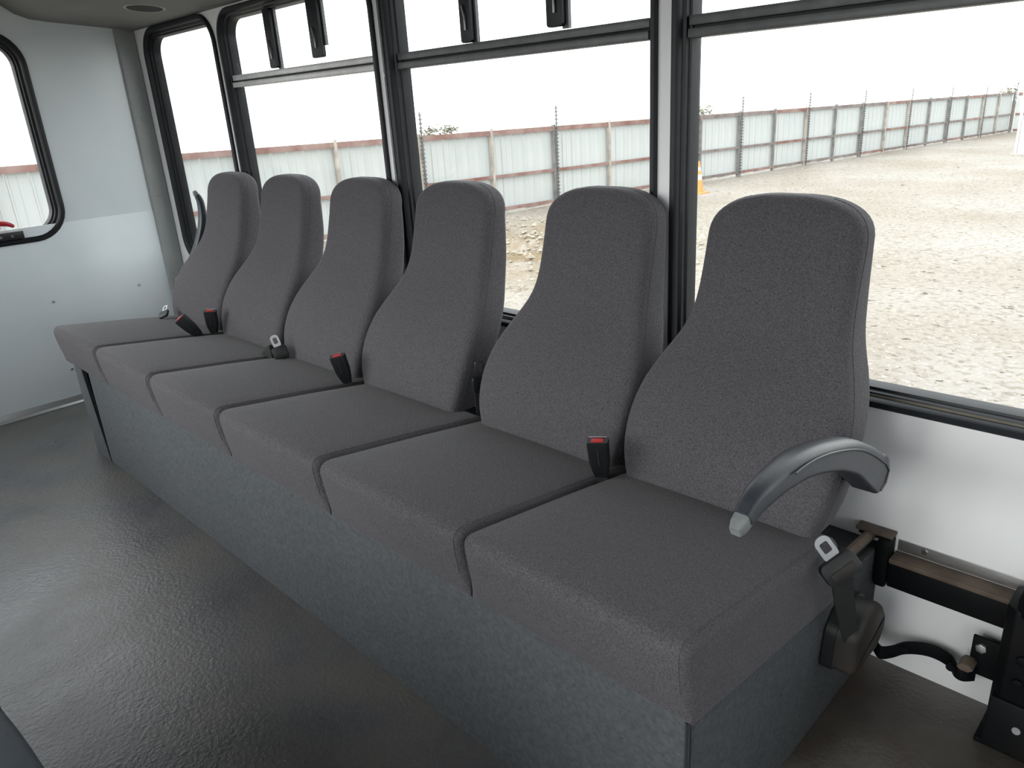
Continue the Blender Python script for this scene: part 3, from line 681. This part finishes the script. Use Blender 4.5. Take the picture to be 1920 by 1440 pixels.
for k in range(K0, K1+1):
    t = -.05+SP*k
    if k % 2 == 0:
        fbar(t-.03, t+.03, -.02, .05, -.15, 1.66, 'post', 'fpost2' if k % 4 == 0 else 'fpost')
        mb = MB(); mb.tube([fp(t+.035, .07, -.1), fp(t+.035, .07, 2.03)], .012, 6)
        for i in range(26): mb.cyl(fp(t+.035, .07, .12+i*.074), (0,0,1), .042, .026, 7, r2=.028)
        mb.build('insulator_pole', 'fpole', fe)
    else: fbar(t-.025, t+.025, -.02, .05, -.15, 1.665, 'post', 'fpost2' if k in (3, 5, 7, 11, 13) else 'fpost')
# return run past the far corner
fr2 = thing('sheet_fence', 'far grey-white sheet fence running on from the corner of the long fence', 'fence', tuple(fp(-.05+SP*K1, 0, 0)))
C0 = fp(-.05+SP*K1+.1, .12, 0); RD = Vector((.96, .28, 0)).normalized(); RN = Vector((RD.y, -RD.x, 0))
for k in range(5):
    for j in range(3):
        a = C0+RD*(2.4*k+.8*j); b = C0+RD*(2.4*k+.8*(j+1)-.02); mb = MB()
        mb.prism([(a.x, a.y), (b.x, b.y), (b.x-RN.x*.01, b.y-RN.y*.01), (a.x-RN.x*.01, a.y-RN.y*.01)], 2, C0.z+.05, C0.z+1.6); mb.build('fence_sheet', 'fence', fr2, smooth=False)
    for h0, h1 in ((1.52, 1.61), (.72, .79), (.07, .14)):
        a = C0+RD*2.4*k; b = a+RD*2.36; MB().prism([(a.x+RN.x*.01, a.y+RN.y*.01), (b.x+RN.x*.01, b.y+RN.y*.01), (b.x+RN.x*.05, b.y+RN.y*.05), (a.x+RN.x*.05, a.y+RN.y*.05)], 2, C0.z+h0, C0.z+h1).build('rail', 'frail', fr2, smooth=False)
    a = C0+RD*2.4*(k+1)+RN*.05; MB().cyl((a.x, a.y, C0.z-.1), (0,0,1), .035, 1.75, 8).build('post', 'fpost2', fr2)

# traffic cone
cx, cy = -9.02, 14.75; cz = gh(cx, cy)
tcn = thing('traffic_cone', 'orange and white traffic cone standing by the fence', 'cone', (cx, cy, cz))
MB().box(cx-.19, cx+.19, cy-.19, cy+.19, cz-.01, cz+.035).build('base', 'cone', tcn, bevel=.02)
def cone_part(z0, z1, m, nm):
    def R(z): return .135-(.135-.035)*z/.70
    MB().loft([[(cx+R(z)*math.cos(a), cy+R(z)*math.sin(a), cz+z) for a in [2*math.pi*k/20 for k in range(20)]] for z in (z0, z1)]).build(nm, m, tcn)
cone_part(.03, .30, 'cone', 'cone_body'); cone_part(.30, .42, 'conew', 'reflective_band'); cone_part(.42, .50, 'cone', 'cone_body'); cone_part(.50, .58, 'conew', 'reflective_band'); cone_part(.58, .70, 'cone', 'cone_top')
# white barrier post near the far corner
gp = thing('white_barrier', 'tall white post with a white board standing far across the gravel', 'barrier', (-5.4, 26.35, gz(-5, 26.35)))
g0 = gz(-5, 26.35)
MB().box(-5.46, -5.39, 26.32, 26.39, g0, g0+2.15).build('post', 'whitepost', gp)
MB().box(-5.38, -4.3, 26.34, 26.37, g0+.03, g0+.95).build('board', 'whitepost', gp)
MB().box(-5.55, -4.2, 26.2, 26.5, g0-.03, g0+.03).build('foot', 'fpost', gp)
# scrub tops showing over the fence
def shrub(px, d, s, lab):
    e = thing('scrub_bush', lab, 'bush', (px.x, px.y, gz(px.x, px.y)), group='scrub behind the fence')
    H = px.z-e.location.z
    MB().tube([(px.x, px.y, e.location.z-.1), (px.x+.05, px.y, px.z-s*.3)], [.05, .02], 6).build('stem', 'fpost2', e)
    mb = MB()
    for k in range(140):
        v = Vector((rg.gauss(0, 1), rg.gauss(0, 1), rg.gauss(0, .55)))*s*.5; c = px+v; a = rg.uniform(0, 6.3); l = s*rg.uniform(.12, .3)
        u = Vector((math.cos(a), math.sin(a), rg.uniform(-.6, .9))).normalized()*l; n = u.orthogonal().normalized()*l*.3
        mb.add([c-u, c+n, c+u, c-n], [(0, 1, 2, 3)])
    mb.build('foliage', 'bush', e, smooth=False)
shrub(Vector((-14.87, 11.93, 0.56)), 0, .26, 'small dry scrub top over the fence, next to the insulator pole by the black pillar')
shrub(Vector((-15.6, 13.2, 0.55)), 0, .26, 'small dry scrub top over the fence, beside a second one behind the fourth seat')
shrub(Vector((-13.99, 23.07, 0.42)), 0, .36, 'dry scrub top behind the fence above the traffic cone')
shrub(Vector((-11.72, 51.61, -0.06)), 0, .5, 'dry scrub top behind the fence near its far corner')
